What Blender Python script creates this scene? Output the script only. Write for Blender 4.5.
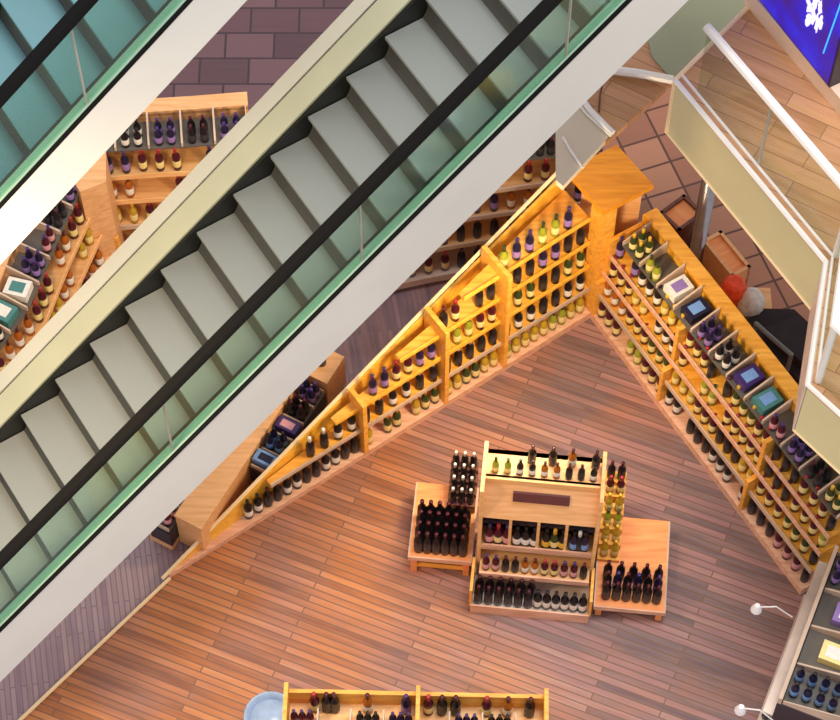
import bpy, bmesh, math, random
import numpy as np
from mathutils import Vector, Matrix
random.seed(7)
for o in list(bpy.data.objects): bpy.data.objects.remove(o)
S = bpy.context.scene; COL = S.collection

# ---------------- camera, world, sun, large lights, exposure ----------------
TH = math.radians(60); DIST = 20.0; F = 2300.0
CAM = Vector((0, -DIST*math.cos(TH), DIST*math.sin(TH)))
cd = bpy.data.cameras.new('camera'); cam = bpy.data.objects.new('camera', cd); COL.objects.link(cam)
cam.location = CAM; cam.rotation_euler = (math.radians(30), 0, 0)
cd.sensor_width = 36; cd.lens = 36*F/840; cd.clip_end = 200; cd.clip_start = .5
S.camera = cam
w = bpy.data.worlds.new('world'); S.world = w; w.use_nodes = True
w.node_tree.nodes['Background'].inputs[0].default_value = (1.0, .97, .95, 1)
w.node_tree.nodes['Background'].inputs[1].default_value = .72
def area(name, loc, target, size, power, col):
    l = bpy.data.lights.new(name, 'AREA'); l.energy = power; l.size = size; l.color = col
    o = bpy.data.objects.new(name, l); COL.objects.link(o); o.location = loc
    o.rotation_euler = (Vector(target)-Vector(loc)).to_track_quat('-Z', 'Y').to_euler()
area('atrium_skylight', (3, -1.5, 24), (0, 1, 0), 7, 3000, (1, .97, .93))
area('added_warm_floor_fill', (-3.0, -4.0, 6), (-1.5, -.6, 0), .6, 130, (1, .72, .42))  # added warm lamp, unseen, tints the floor on the left
area('added_warm_shelf_fill', (.9, -1.4, 2.6), (-.3, .8, .6), .5, 75, (1, .76, .42))  # added unseen fill that gives the left wall shelf its yellow glow
S.view_settings.view_transform = 'Standard'; S.view_settings.look = 'None'
S.view_settings.exposure = 0.12; S.view_settings.gamma = 1; S.view_settings.use_curve_mapping = False

# ---------------- helpers ----------------
def px(x, y, z=0.0):
    """point of the place at height z that the photograph shows at x, y"""
    c, s = math.cos(TH), math.sin(TH)
    d = Vector((0, c, -s)) + Vector((1, 0, 0))*((x-420)/F) - Vector((0, s, c))*((y-360)/F)
    return CAM + d*((z-CAM.z)/d.z)
def lin(c):
    f = lambda v: (v/255/12.92) if v <= 10 else ((v/255+.055)/1.055)**2.4
    return (f(c[0]), f(c[1]), f(c[2]), 1)
MATS = {}
def mat(name, rgb, rough=.5, metal=0, vary=.12, scale=6, bump=0, trans=0, emit=0, alpha=1, coat=0):
    m = bpy.data.materials.new(name); m.use_nodes = True; nt = m.node_tree; b = nt.nodes['Principled BSDF']
    c = lin(rgb)
    b.inputs['Roughness'].default_value = rough; b.inputs['Metallic'].default_value = metal
    b.inputs['Coat Weight'].default_value = coat
    if vary:
        tc = nt.nodes.new('ShaderNodeTexCoord'); n = nt.nodes.new('ShaderNodeTexNoise'); n.inputs['Scale'].default_value = scale
        n.inputs['Detail'].default_value = 3
        r = nt.nodes.new('ShaderNodeValToRGB')
        r.color_ramp.elements[0].position = .3; r.color_ramp.elements[1].position = .7
        r.color_ramp.elements[0].color = [v*(1-vary) for v in c[:3]]+[1]
        r.color_ramp.elements[1].color = [min(1, v*(1+vary)) for v in c[:3]]+[1]
        nt.links.new(tc.outputs['Object'], n.inputs['Vector']); nt.links.new(n.outputs['Fac'], r.inputs[0])
        nt.links.new(r.outputs[0], b.inputs['Base Color'])
        if bump:
            bp = nt.nodes.new('ShaderNodeBump'); bp.inputs['Strength'].default_value = bump
            nt.links.new(n.outputs['Fac'], bp.inputs['Height']); nt.links.new(bp.outputs[0], b.inputs['Normal'])
    else: b.inputs['Base Color'].default_value = c
    if trans: b.inputs['Transmission Weight'].default_value = trans
    if alpha < 1: b.inputs['Alpha'].default_value = alpha
    if emit:
        b.inputs['Emission Color'].default_value = c; b.inputs['Emission Strength'].default_value = emit
    MATS[name] = m; return m
def wood(name, a, b_, rough=.45, rot=0, sc=(2, 18, 18)):
    m = bpy.data.materials.new(name); m.use_nodes = True; nt = m.node_tree; b = nt.nodes['Principled BSDF']
    tc = nt.nodes.new('ShaderNodeTexCoord'); mp = nt.nodes.new('ShaderNodeMapping')
    mp.inputs['Rotation'].default_value = (0, 0, rot); mp.inputs['Scale'].default_value = sc
    n = nt.nodes.new('ShaderNodeTexNoise'); n.inputs['Scale'].default_value = 1.6; n.inputs['Detail'].default_value = 4
    r = nt.nodes.new('ShaderNodeValToRGB'); r.color_ramp.elements[0].position = .3; r.color_ramp.elements[1].position = .7
    r.color_ramp.elements[0].color = lin(a); r.color_ramp.elements[1].color = lin(b_)
    nt.links.new(tc.outputs['Object'], mp.inputs[0]); nt.links.new(mp.outputs[0], n.inputs['Vector'])
    nt.links.new(n.outputs['Fac'], r.inputs[0]); nt.links.new(r.outputs[0], b.inputs['Base Color'])
    b.inputs['Roughness'].default_value = rough
    MATS[name] = m; return m
def planks(name, cols, gap, rot, size=(1.1, .09), patch=None, rough=.4, offset=.37, mortar=.006, streak=.62, patch_scale=.35):
    """plank or tile flooring: brick pattern, grain, and boards of differing tone"""
    m = bpy.data.materials.new(name); m.use_nodes = True; nt = m.node_tree; b = nt.nodes['Principled BSDF']; L = nt.links
    tc = nt.nodes.new('ShaderNodeTexCoord'); mp = nt.nodes.new('ShaderNodeMapping'); mp.inputs['Rotation'].default_value = (0, 0, rot)
    L.new(tc.outputs['Object'], mp.inputs[0])
    br = nt.nodes.new('ShaderNodeTexBrick'); br.inputs['Scale'].default_value = 1
    br.inputs['Brick Width'].default_value = size[0]; br.inputs['Row Height'].default_value = size[1]
    br.inputs['Mortar Size'].default_value = mortar; br.inputs['Mortar Smooth'].default_value = .3
    br.inputs['Color1'].default_value = (0, 0, 0, 1); br.inputs['Color2'].default_value = (1, 1, 1, 1); br.inputs['Mortar'].default_value = (.5, .5, .5, 1)
    br.offset = offset; L.new(mp.outputs[0], br.inputs['Vector'])
    g = nt.nodes.new('ShaderNodeMapping'); g.inputs['Scale'].default_value = (.8, 9, 1); L.new(mp.outputs[0], g.inputs[0])
    n = nt.nodes.new('ShaderNodeTexNoise'); n.inputs['Scale'].default_value = 2.2; n.inputs['Detail'].default_value = 5; L.new(g.outputs[0], n.inputs['Vector'])
    mx = nt.nodes.new('ShaderNodeMix'); mx.data_type = 'FLOAT'; mx.inputs[0].default_value = streak
    L.new(br.outputs['Color'], mx.inputs[2]); L.new(n.outputs['Fac'], mx.inputs[3])
    r = nt.nodes.new('ShaderNodeValToRGB'); el = r.color_ramp.elements
    el[0].position = .22; el[0].color = lin(cols[0]); el[1].position = .78; el[1].color = lin(cols[-1])
    for i, c in enumerate(cols[1:-1]): e = el.new(.22+.56*(i+1)/(len(cols)-1)); e.color = lin(c)
    L.new(mx.outputs[0], r.inputs[0]); out = r.outputs[0]
    if patch:   # second colour set, blended in by noise and increasing to the right
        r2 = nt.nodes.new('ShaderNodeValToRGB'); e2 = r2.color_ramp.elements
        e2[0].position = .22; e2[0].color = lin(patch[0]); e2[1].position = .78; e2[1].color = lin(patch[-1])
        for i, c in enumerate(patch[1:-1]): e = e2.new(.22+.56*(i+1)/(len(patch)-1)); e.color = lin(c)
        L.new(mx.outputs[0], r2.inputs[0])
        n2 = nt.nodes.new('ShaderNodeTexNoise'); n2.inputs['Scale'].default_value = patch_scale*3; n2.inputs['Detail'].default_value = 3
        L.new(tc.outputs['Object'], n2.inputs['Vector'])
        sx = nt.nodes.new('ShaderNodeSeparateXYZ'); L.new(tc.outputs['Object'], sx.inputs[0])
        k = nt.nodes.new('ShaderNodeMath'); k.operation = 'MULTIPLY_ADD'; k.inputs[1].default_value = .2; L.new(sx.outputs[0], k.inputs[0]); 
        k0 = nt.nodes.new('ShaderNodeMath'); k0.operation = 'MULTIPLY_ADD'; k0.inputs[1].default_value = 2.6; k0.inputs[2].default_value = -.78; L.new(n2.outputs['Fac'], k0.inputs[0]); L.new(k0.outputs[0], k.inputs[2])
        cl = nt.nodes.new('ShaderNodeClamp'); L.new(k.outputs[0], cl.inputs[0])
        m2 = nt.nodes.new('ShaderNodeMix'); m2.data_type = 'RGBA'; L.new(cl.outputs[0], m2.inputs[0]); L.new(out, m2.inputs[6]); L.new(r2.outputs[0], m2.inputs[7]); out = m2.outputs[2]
    m3 = nt.nodes.new('ShaderNodeMix'); m3.data_type = 'RGBA'; L.new(br.outputs['Fac'], m3.inputs[0]); L.new(out, m3.inputs[6]); m3.inputs[7].default_value = lin(gap)
    L.new(m3.outputs[2], b.inputs['Base Color']); b.inputs['Roughness'].default_value = rough
    MATS[name] = m; return m

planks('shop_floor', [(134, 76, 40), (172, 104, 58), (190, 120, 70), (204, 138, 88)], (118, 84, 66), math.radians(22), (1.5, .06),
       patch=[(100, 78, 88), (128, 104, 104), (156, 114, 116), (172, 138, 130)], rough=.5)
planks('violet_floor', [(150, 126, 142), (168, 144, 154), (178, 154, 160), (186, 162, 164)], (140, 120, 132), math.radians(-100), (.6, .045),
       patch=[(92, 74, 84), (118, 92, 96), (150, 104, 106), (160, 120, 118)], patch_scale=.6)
planks('stone_tile', [(84, 58, 66), (98, 68, 76), (108, 78, 84)], (58, 40, 50), 0, (.46, .3), mortar=.012, streak=.3, offset=.5)
planks('brown_tile', [(150, 98, 76), (168, 112, 88), (182, 126, 98)], (92, 54, 42), math.radians(-20), (.36, .3), mortar=.013, streak=.3, offset=.0)
planks('gallery_planks', [(158, 112, 62), (184, 134, 92), (204, 152, 112), (190, 146, 84)], (140, 98, 66), math.radians(30), (.9, .14), streak=.6, mortar=.004)
wood('honey_wood', (226, 150, 40), (255, 190, 84)); wood('pale_wood', (232, 172, 104), (250, 200, 140)); wood('tan_wood', (218, 160, 104), (240, 186, 134))
wood('orange_wood', (214, 130, 24), (240, 160, 40)); wood('table_wood', (236, 140, 78), (252, 170, 104)); wood('pink_lip', (214, 158, 130), (244, 196, 168))
wood('maroon_wood', (84, 40, 34), (120, 60, 40)); wood('amber_panel', (240, 168, 36), (255, 204, 84))
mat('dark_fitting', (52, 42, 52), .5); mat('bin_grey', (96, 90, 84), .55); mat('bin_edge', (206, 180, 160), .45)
mat('pale_metal', (226, 206, 196), .35, .2); mat('white_metal', (236, 232, 230), .35, .0, .04); mat('steel', (150, 146, 152), .22, .9)
mat('fascia_grey', (212, 204, 160), .5, 0, .05, 1.5); mat('fascia_green', (156, 160, 134), .5, 0, .05, 1.5); mat('fascia_warm', (214, 200, 178), .5, 0, .05, 1.5)
mat('trim_cream', (250, 222, 176), .4, 0, .05); mat('kerb_beige', (236, 206, 186), .6, 0, .06, 3)
mat('deck_white', (226, 226, 222), .4, 0, .03, 2); mat('deck_cream', (180, 182, 158), .4, 0, .05, 2); mat('deck_pale', (196, 196, 184), .45, 0, .04, 2); mat('deck_green', (158, 186, 170), .4, 0, .05, 2); mat('riser_shaded', (62, 64, 64), .6, 0, .1); mat('black_rubber', (9, 8, 9), .8, 0, .1); MATS['black_rubber'].node_tree.nodes['Principled BSDF'].inputs['Specular IOR Level'].default_value = .2  # riser grey is darkened to carry the shade below each nosing
mat('skirt_black', (16, 16, 16), .5, 0, .1); mat('red_line', (200, 60, 90), .5); mat('white_plastic', (240, 236, 240), .3, 0, .03)
mat('rail_aluminium', (190, 182, 176), .35, .5)
mat('sign_brown', (92, 44, 44), .5); mat('sign_letter', (220, 190, 160), .5, 0, 0)
mat('frosted', (150, 172, 204), .25, 0, .12, 12); mat('red_orange', (240, 70, 20), .5, 0, .3, 14); mat('off_white', (206, 196, 190), .7, 0, .2, 18)
mat('black_cloth', (34, 20, 28), .8, 0, .3, 10); mat('grey_tube', (104, 104, 104), .35, .3); mat('magenta', (196, 90, 150), .6)
# bottles
for n, c in dict(g_black=(24, 22, 26), g_navy=(30, 26, 56), g_wine=(74, 18, 34), g_green=(52, 66, 30), g_gold=(186, 150, 40), g_lime=(148, 152, 44), g_violet=(66, 46, 110), g_amber=(170, 92, 26)).items():
    mat(n, c, .28, 0, .15, 20); MATS[n].node_tree.nodes['Principled BSDF'].inputs['Specular IOR Level'].default_value = .35
for n, c in dict(l_white=(236, 232, 226), l_cream=(238, 220, 150), l_red=(170, 40, 50), l_blue=(120, 160, 220), l_violet=(150, 120, 190), l_teal=(70, 130, 130), l_black=(50, 46, 54), l_gold=(230, 180, 50), l_pink=(220, 160, 170)).items():
    mat(n, c, .5, 0, .08, 30)
# escalator tread with fine grooves
def treadmat(name, rgb):
    m = mat(name, rgb, .45, .1, 0); nt = m.node_tree; b = nt.nodes['Principled BSDF']
    tc = nt.nodes.new('ShaderNodeTexCoord'); wv = nt.nodes.new('ShaderNodeTexWave'); wv.inputs['Scale'].default_value = 30; wv.bands_direction = 'Y'
    r = nt.nodes.new('ShaderNodeValToRGB'); c = lin(rgb)
    r.color_ramp.elements[0].color = [v*.72 for v in c[:3]]+[1]; r.color_ramp.elements[1].color = [v*1.15 for v in c[:3]]+[1]
    nt.links.new(tc.outputs['Object'], wv.inputs['Vector']); nt.links.new(wv.outputs['Fac'], r.inputs[0]); nt.links.new(r.outputs[0], b.inputs['Base Color'])
treadmat('tread', (138, 143, 141)); treadmat('tread_teal', (104, 146, 156))
def glassmat(name, rgb, f):
    m = bpy.data.materials.new(name); m.use_nodes = True; nt = m.node_tree; nt.nodes.clear()
    o = nt.nodes.new('ShaderNodeOutputMaterial'); mx = nt.nodes.new('ShaderNodeMixShader'); t = nt.nodes.new('ShaderNodeBsdfTransparent')
    t.inputs[0].default_value = lin(rgb); g = nt.nodes.new('ShaderNodeBsdfGlossy'); g.inputs['Roughness'].default_value = .08; g.inputs['Color'].default_value = lin((200, 235, 225))
    mx.inputs[0].default_value = f
    nt.links.new(t.outputs[0], mx.inputs[1]); nt.links.new(g.outputs[0], mx.inputs[2]); nt.links.new(mx.outputs[0], o.inputs[0]); MATS[name] = m
glassmat('green_glass', (232, 248, 240), .14); glassmat('clear_glass', (240, 244, 238), .04)

def link(name, me, m=None, parent=None):
    o = bpy.data.objects.new(name, me); COL.objects.link(o)
    if m is not None:
        for q in ([m] if isinstance(m, str) else m): me.materials.append(MATS[q])
    if parent: o.parent = parent
    return o
def tag(o, label, cat, group=None, kind=None):
    if label: o['label'] = label
    if cat: o['category'] = cat
    if group: o['group'] = group
    if kind: o['kind'] = kind
    return o
def structure(o): o['kind'] = 'structure'; return o
def empty(name, loc, label, cat, group=None, rz=0):
    o = bpy.data.objects.new(name, None); COL.objects.link(o); o.location = loc; o.rotation_euler = (0, 0, rz); o.empty_display_size = .1
    return tag(o, label, cat, group)
class MB:
    """collects shapes for one mesh"""
    def __init__(s, off=(0, 0, 0)): s.v = []; s.f = []; s.mi = []; s.off = Vector(off); s.cur = 0
    def hexa(s, p):   # 8 corners: bottom 4 ccw, top 4
        b = len(s.v); s.v += [Vector(q)-s.off for q in p]
        for q in ((3, 2, 1, 0), (4, 5, 6, 7), (0, 1, 5, 4), (1, 2, 6, 5), (2, 3, 7, 6), (3, 0, 4, 7)): s.f.append([b+i for i in q]); s.mi.append(s.cur)
    def box(s, x0, x1, y0, y1, z0, z1, fn=None, n=1):
        for i in range(n):
            a = x0+(x1-x0)*i/n; c = x0+(x1-x0)*(i+1)/n
            P = [(a, y0, z0), (c, y0, z0), (c, y1, z0), (a, y1, z0), (a, y0, z1), (c, y0, z1), (c, y1, z1), (a, y1, z1)]
            s.hexa([fn(*q) if fn else q for q in P])
    def prism(s, pts, z0, z1):
        b = len(s.v); n = len(pts)
        s.v += [Vector((p[0], p[1], z0))-s.off for p in pts]+[Vector((p[0], p[1], z1))-s.off for p in pts]
        s.f.append([b+n-1-i for i in range(n)]); s.f.append([b+n+i for i in range(n)]); s.mi += [s.cur]*2
        for i in range(n): j = (i+1) % n; s.f.append([b+i, b+j, b+n+j, b+n+i]); s.mi.append(s.cur)
    def tube(s, pts, r, seg=8):
        pts = [Vector(p) for p in pts]; b = len(s.v); n = len(pts)
        for i, p in enumerate(pts):
            t = (pts[min(i+1, n-1)]-pts[max(i-1, 0)]).normalized()
            u = t.cross(Vector((0, 0, 1))); u = u.normalized() if u.length > 1e-3 else Vector((1, 0, 0)); v = t.cross(u)
            rr = r[i] if isinstance(r, (list, tuple)) else r
            for k in range(seg): a = 2*math.pi*k/seg; s.v.append(p+u*rr*math.cos(a)+v*rr*math.sin(a)-s.off)
        for i in range(n-1):
            for k in range(seg): l = (k+1) % seg; s.f.append([b+i*seg+k, b+i*seg+l, b+(i+1)*seg+l, b+(i+1)*seg+k]); s.mi.append(s.cur)
        s.f.append([b+k for k in range(seg)][::-1]); s.f.append([b+(n-1)*seg+k for k in range(seg)]); s.mi += [s.cur]*2
    def lathe(s, prof, seg=12, c=(0, 0, 0)):
        b = len(s.v); n = len(prof)
        for r, z in prof:
            for k in range(seg): a = 2*math.pi*k/seg; s.v.append(Vector((c[0]+r*math.cos(a), c[1]+r*math.sin(a), c[2]+z)))
        for i in range(n-1):
            for k in range(seg): l = (k+1) % seg; s.f.append([b+i*seg+k, b+i*seg+l, b+(i+1)*seg+l, b+(i+1)*seg+k]); s.mi.append(s.cur)
        s.f.append([b+k for k in range(seg)][::-1]); s.f.append([b+(n-1)*seg+k for k in range(seg)]); s.mi += [s.cur]*2
    def mesh(s, name, smooth=False):
        me = bpy.data.meshes.new(name); me.from_pydata([tuple(v) for v in s.v], [], s.f); me.validate(); me.update()
        bm = bmesh.new(); bm.from_mesh(me); bmesh.ops.recalc_face_normals(bm, faces=bm.faces); bm.to_mesh(me); bm.free()
        if smooth:
            me.shade_smooth(); 
        return me
    def build(s, name, m, parent=None, smooth=False):
        me = s.mesh(name, smooth); o = link(name, me, m, parent)
        if not parent: o.location = s.off
        return o

# ---------------- setting: floors ----------------
def slab(name, pts, z0, z1, m):
    q = MB(); q.prism(pts, z0, z1); return structure(q.build(name, m))
A0, C0, B1 = px(590, 318), px(170, 578), px(800, 595)      # A0: inner corner of the two wall shelves
CR = A0
K1 = px(752, 740)
nA = Vector((-(C0-CR).y, (C0-CR).x, 0)).normalized()
if nA.y > 0: nA = -nA                                       # towards the shop
nB = Vector((-(B1-CR).y, (B1-CR).x, 0)).normalized()
if nB.x > 0: nB = -nB
e1, e2 = px(-60, 800), px(950, 800)
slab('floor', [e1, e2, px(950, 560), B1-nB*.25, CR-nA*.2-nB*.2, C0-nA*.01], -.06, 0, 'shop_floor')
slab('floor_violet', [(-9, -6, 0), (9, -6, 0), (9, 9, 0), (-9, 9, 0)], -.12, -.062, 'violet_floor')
slab('floor_stone', [px(-200, 135), px(300, 135), px(430, 60), px(700, -330), px(-200, -330)], -.062, -.03, 'stone_tile')
slab('floor_tile', [CR-nA*.3-nB*.25, B1-nB*.5, px(960, 400), px(960, -60), px(600, -60), px(560, 180)], -.062, -.02, 'brown_tile')
# pale strip where the two floors meet
q = MB(); q.tube([px(-40, 777, .012), px(60, 682, .012), px(170, 578, .012)], .016, 6); structure(q.build('trim_1', 'trim_cream'))

# ---------------- bottles ----------------
def bottle_meshes():
    q = MB(); q.lathe([(.034, 0), (.038, .006), (.038, .17), (.034, .195), (.017, .225), (.0145, .29), (.0145, .30)], 12); body = q.mesh('wine_bottle', True)
    q = MB(); q.lathe([(.0386, .05), (.039, .052), (.039, .135), (.0386, .137)], 12); lab = q.mesh('label', True)
    q = MB(); q.lathe([(.0168, .235), (.0165, .301), (.016, .305), (.006, .306)], 10); cap = q.mesh('capsule', True)
    q = MB(); q.lathe([(.040, 0), (.043, .006), (.043, .15), (.036, .19), (.018, .225), (.0155, .25), (.0155, .28)], 12); squat = q.mesh('squat_bottle', True)  # squat variant made up for the bottles in the bins, contents unknown
    return body, lab, cap, squat
BODY, LAB, CAP, SQUAT = bottle_meshes()
KINDS = {  # glass, label, capsule, words
 'black': ('g_black', 'l_black', 'g_wine', 'near-black'), 'blackw': ('g_black', 'l_white', 'g_black', 'black white-labelled'),
 'white_cap': ('g_black', 'l_black', 'l_white', 'dark white-capped'), 'red': ('g_wine', 'l_cream', 'l_red', 'dark red'),
 'navy': ('g_navy', 'l_violet', 'g_violet', 'navy violet-labelled'), 'gold': ('g_gold', 'l_cream', 'l_gold', 'golden'),
 'lime': ('g_lime', 'l_cream', 'g_green', 'lime green'), 'green': ('g_green', 'l_cream', 'l_gold', 'olive green'),
 'blue': ('g_navy', 'l_blue', 'g_black', 'dark blue-labelled'), 'amber': ('g_amber', 'l_white', 'g_wine', 'amber'),
 'yellow': ('g_black', 'l_gold', 'g_black', 'dark yellow-labelled'), 'teal': ('g_black', 'l_teal', 'g_black', 'dark teal-labelled'),
 'pink': ('g_wine', 'l_pink', 'g_violet', 'wine-red pink-labelled')}
PROTO = {}
QUEUE = []
def bottle(kind, loc, label, group, scale=1.0, rot=None, shape='wine_bottle', final=False):
    key = (kind, shape)
    if key not in PROTO:
        g, l, c, _ = KINDS[kind]; src = BODY if shape == 'wine_bottle' else SQUAT
        tri = []
        for nm, me, mm in ((shape, src, g), ('label', LAB, l), ('capsule', CAP, c)):
            k = me.copy(); k.materials.append(MATS[mm])
            if shape != 'wine_bottle' and nm != shape:
                for v in k.vertices:
                    if nm == 'label': v.co.x *= 1.13; v.co.y *= 1.13
                    else: v.co.z -= .022; v.co.x *= 1.1; v.co.y *= 1.1
            tri.append((nm, k))
        PROTO[key] = tri
        root = bpy.data.objects.new(tri[0][0], tri[0][1])
    if shape == 'wine_bottle' and not final:
        far = (Vector(loc)-CAM).length + (3 if ('escalator' in label or 'curved' in label or 'left edge' in label or 'island' in label) else 0)
        QUEUE.append((far, len(QUEUE), kind, Vector(loc), label, group, scale)); return None
    ob = [bpy.data.objects.new(nm, me) for nm, me in PROTO[key]]
    for o in ob: COL.objects.link(o)
    r = ob[0]; r.location = loc
    r.rotation_euler = rot if rot else (0, 0, random.random()*6)
    r.scale = (scale,)*3
    for c in ob[1:]: c.parent = r
    return tag(r, label, 'bottle', group)
NTH = ['first', 'second', 'third', 'fourth', 'fifth', 'sixth', 'seventh', 'eighth', 'ninth', 'tenth', 'eleventh', 'twelfth']
ORD = ['bottom', 'second', 'third', 'fourth', 'fifth', 'top']

# ---------------- wall shelving ----------------
class Path:
    """shelf coordinates: s along the foot, d inwards from the foot, z up"""
    def __init__(self, pts, into):
        self.p = [Vector((p[0], p[1], 0)) for p in pts]; self.l = [0]
        for a, b in zip(self.p, self.p[1:]): self.l.append(self.l[-1]+(b-a).length)
        self.L = self.l[-1]; self.into = into
        self.n = []
        for a, b in zip(self.p, self.p[1:]):
            t = (b-a).normalized(); n = Vector((-t.y, t.x, 0))
            if n.dot(into) < 0: n = -n
            self.n.append(n)
        self.vn = [self.n[0]]+[((a+b)/(1+a.dot(b))) for a, b in zip(self.n, self.n[1:])]+[self.n[-1]]
    def __call__(self, s, d, z):
        i = 0
        while i < len(self.l)-2 and s > self.l[i+1]: i += 1
        t = (s-self.l[i])/(self.l[i+1]-self.l[i])
        q = self.p[i].lerp(self.p[i+1], t)+self.vn[i].lerp(self.vn[i+1], t)*d
        return Vector((q.x, q.y, z))
    def ang(self, s):
        a, b = self(s-.01, 0, 0), self(s+.01, 0, 0); return math.atan2(b.y-a.y, b.x-a.x)
def bins(path, root, s0, s1, n, d0, d1, z, name_where, fill, rise=.1, seg=1):
    q = MB(root.location); q.box(s0, s1, d0, d1, z-.02, z, path, seg*n); q.build('bin_floor', 'bin_grey', root)
    for i in range(n+1):
        s = s0+(s1-s0)*i/n
        q = MB(root.location)
        q.hexa([path(s-.008 if i else s, d0, z), path(s+.008 if i < n else s, d0, z), path(s+.008 if i < n else s, d1, z), path(s-.008 if i else s, d1, z),
                path(s-.008 if i else s, d0, z+.05), path(s+.008 if i < n else s, d0, z+.05), path(s+.008 if i < n else s, d1, z+.05+rise), path(s-.008 if i else s, d1, z+.05+rise)])
        q.build('bin_divider', 'bin_edge', root)
    for i in range(n):
        a = s0+(s1-s0)*(i+.12)/n; b = s0+(s1-s0)*(i+.88)/n
        k = fill[i % len(fill)]
        if k is None: continue
        wbin = b-a
        if k[0] == 'box':
            c = path((a+b)/2, (d0+d1)/2, z+.002)
            o = gift_box(c, path.ang((a+b)/2), min(wbin*.8, .16), .2, .09, k[1], k[2], f'{k[3]} lying in the {NTH[i]} bin, {name_where}')
        else:
            m = max(2, int(wbin/.088))
            for j in range(m):
                s = a+(b-a)*(j+.5)/m
                c = path(s, d0+.05, z+.0005)
                for dd in ((.05, .15, .25, .35) if d1-d0 > .4 else (.05, .14) if k[0] == 'two' else (.05,)):
                    bottle(k[1], path(s, d0+dd, z+.0005), f'squat {KINDS[k[1]][3]} bottle, {NTH[i]} bin, {name_where}', f'squat {KINDS[k[1]][3]} bottles, {NTH[i]} bin, {name_where}', .8, shape='squat_bottle')
def gift_box(c, ang, wx, wy, h, m1, m2, label, group=None):
    q = MB(); q.box(-wx/2, wx/2, -wy/2, wy/2, 0, h); o = q.build('gift_box', m1)
    o.location = c; o.rotation_euler = (0, 0, ang)
    p = MB(); p.box(-wx*.3, wx*.3, -wy*.3, wy*.3, h, h+.003); p.build('box_label', m2, o)
    return tag(o, label, 'box', group)
def shelf_unit(name, path, label, where, levels, top_z, posts, bay_words, kinds, seg=1, step=.045, d_first=.03, pitch=.13, lipmat='pink_lip',
               shelfmat='honey_wood', backmat='amber_panel', backd=.46, group=None, smin=0, hmax=None, jitter=.012, skip=.08, bscale=.95, backtop=None):
    L = path.L; c = path(L/2, backd/2, 0); c.z = 0
    root = empty(name, c, label, 'shelf', group)
    q = MB(c); q.box(0, L, 0, backd, 0, .09, path, seg); q.build('base_board', lipmat, root)
    lim = lambda z: L if hmax is None else max(0, min(L, hmax(z)))
    for k, z in enumerate(levels):
        e = lim(z+.3)
        if k > 0:
            q = MB(c); q.box(0, max(e, .3), d_first+step*k-.02, backd-.02, z-.025, z, path, seg); q.build('shelf', shelfmat, root)
            q = MB(c); q.box(0, max(e, .3), d_first+step*k-.032, d_first+step*k-.02, z-.03, z+.028, path, seg); q.build('shelf_lip', 'bin_edge' if k == 1 else lipmat, root)
    if hmax is None:
        q = MB(c); q.box(0, L, backd-.02, backd, .09, backtop or top_z, path, seg); q.build('back_panel', backmat, root)
    for s in posts:
        h = top_z if hmax is None else min(top_z, 2.1*(1-s/L))
        q = MB(c); q.box(max(0, s-.02), min(L, s+.02), .0, backd-.02, .09, h*.5, path); q.box(max(0, s-.02), min(L, s+.02), step*len(levels)*.6, backd-.02, h*.5, h, path); q.build('upright', 'honey_wood', root)
    cuts = [0]+[p for p in posts if .1 < p < L-.1]+[L]
    for k, z in enumerate(levels):
        e = lim(z+.3)
        for bi, (a, b) in enumerate(zip(cuts, cuts[1:])):
            ks = kinds(k, bi); a2, b2 = a+.07, min(b-.07, e-.04)
            if b2 <= a2: continue
            n = int((b2-a2)/pitch)+1
            for j in range(n):
                if random.random() < skip: continue
                s = a2+(b2-a2)*(j/max(1, n-1)); kd = ks[(j//3) % len(ks)]
                zz = z if k else .09
                bottle(kd, path(s, d_first+step*k+.035+random.random()*jitter, zz+.0004), f'{KINDS[kd][3]} bottle, {ORD[k]} row, {bay_words[bi]}, {where}',
                       f'{KINDS[kd][3]} bottles, {ORD[k]} row, {bay_words[bi]}, {where}', bscale)
    return root

# B: right-hand wall shelf, foot from the corner down to the lower right
pB = Path([CR, B1], -nB)
tab = [['red', 'lime', 'red'], ['blackw', 'white_cap', 'blackw'], ['black', 'pink', 'black'],
       ['amber', 'red', 'green'], ['gold', 'red', 'black'], ['red', 'green', 'black'],
       ['red', 'gold', 'blackw'], ['red', 'lime', 'red'], ['black', 'red', 'lime'],
       ['navy', 'blackw', 'gold'], ['red', 'black', 'green'], ['black', 'red', 'black']]
rB = shelf_unit('wine_shelf', pB, 'long wall shelf of bottles down the right side, grey bins along its top', 'right wall shelf',
           [.09, .40, .69, .96], 1.2, [.02, pB.L*.33, pB.L*.72], ['bay by the corner', 'middle bay', 'lower bay'], lambda k, b: tab[(k*3+b) % 12], backd=.45, backtop=1.3, step=.035, pitch=.105)
fillB = [('two', 'green'), ('one', 'lime'), ('box', 'l_white', 'l_violet', 'white box'), ('box', 'g_navy', 'l_blue', 'navy box with pale label'), ('two', 'navy'), ('two', 'blackw'),
         ('box', 'g_violet', 'l_blue', 'violet box with sky-blue label'), ('box', 'l_teal', 'l_blue', 'teal box'), ('one', 'pink'), ('two', 'navy'), ('two', 'black'), ('two', 'green')]
bins(pB, rB, .12, pB.L-.02, 12, .15, .42, 1.22, 'right wall shelf', fillB)
q = MB(rB.location); q.box(.02, pB.L, .43, .55, 1.28, 1.34, pB); q.build('top_rail', 'honey_wood', rB)
q = MB(rB.location); q.box(.02, pB.L, .451, .5, 0, 1.28, pB); q.build('rear_board', 'tan_wood', rB)

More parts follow.
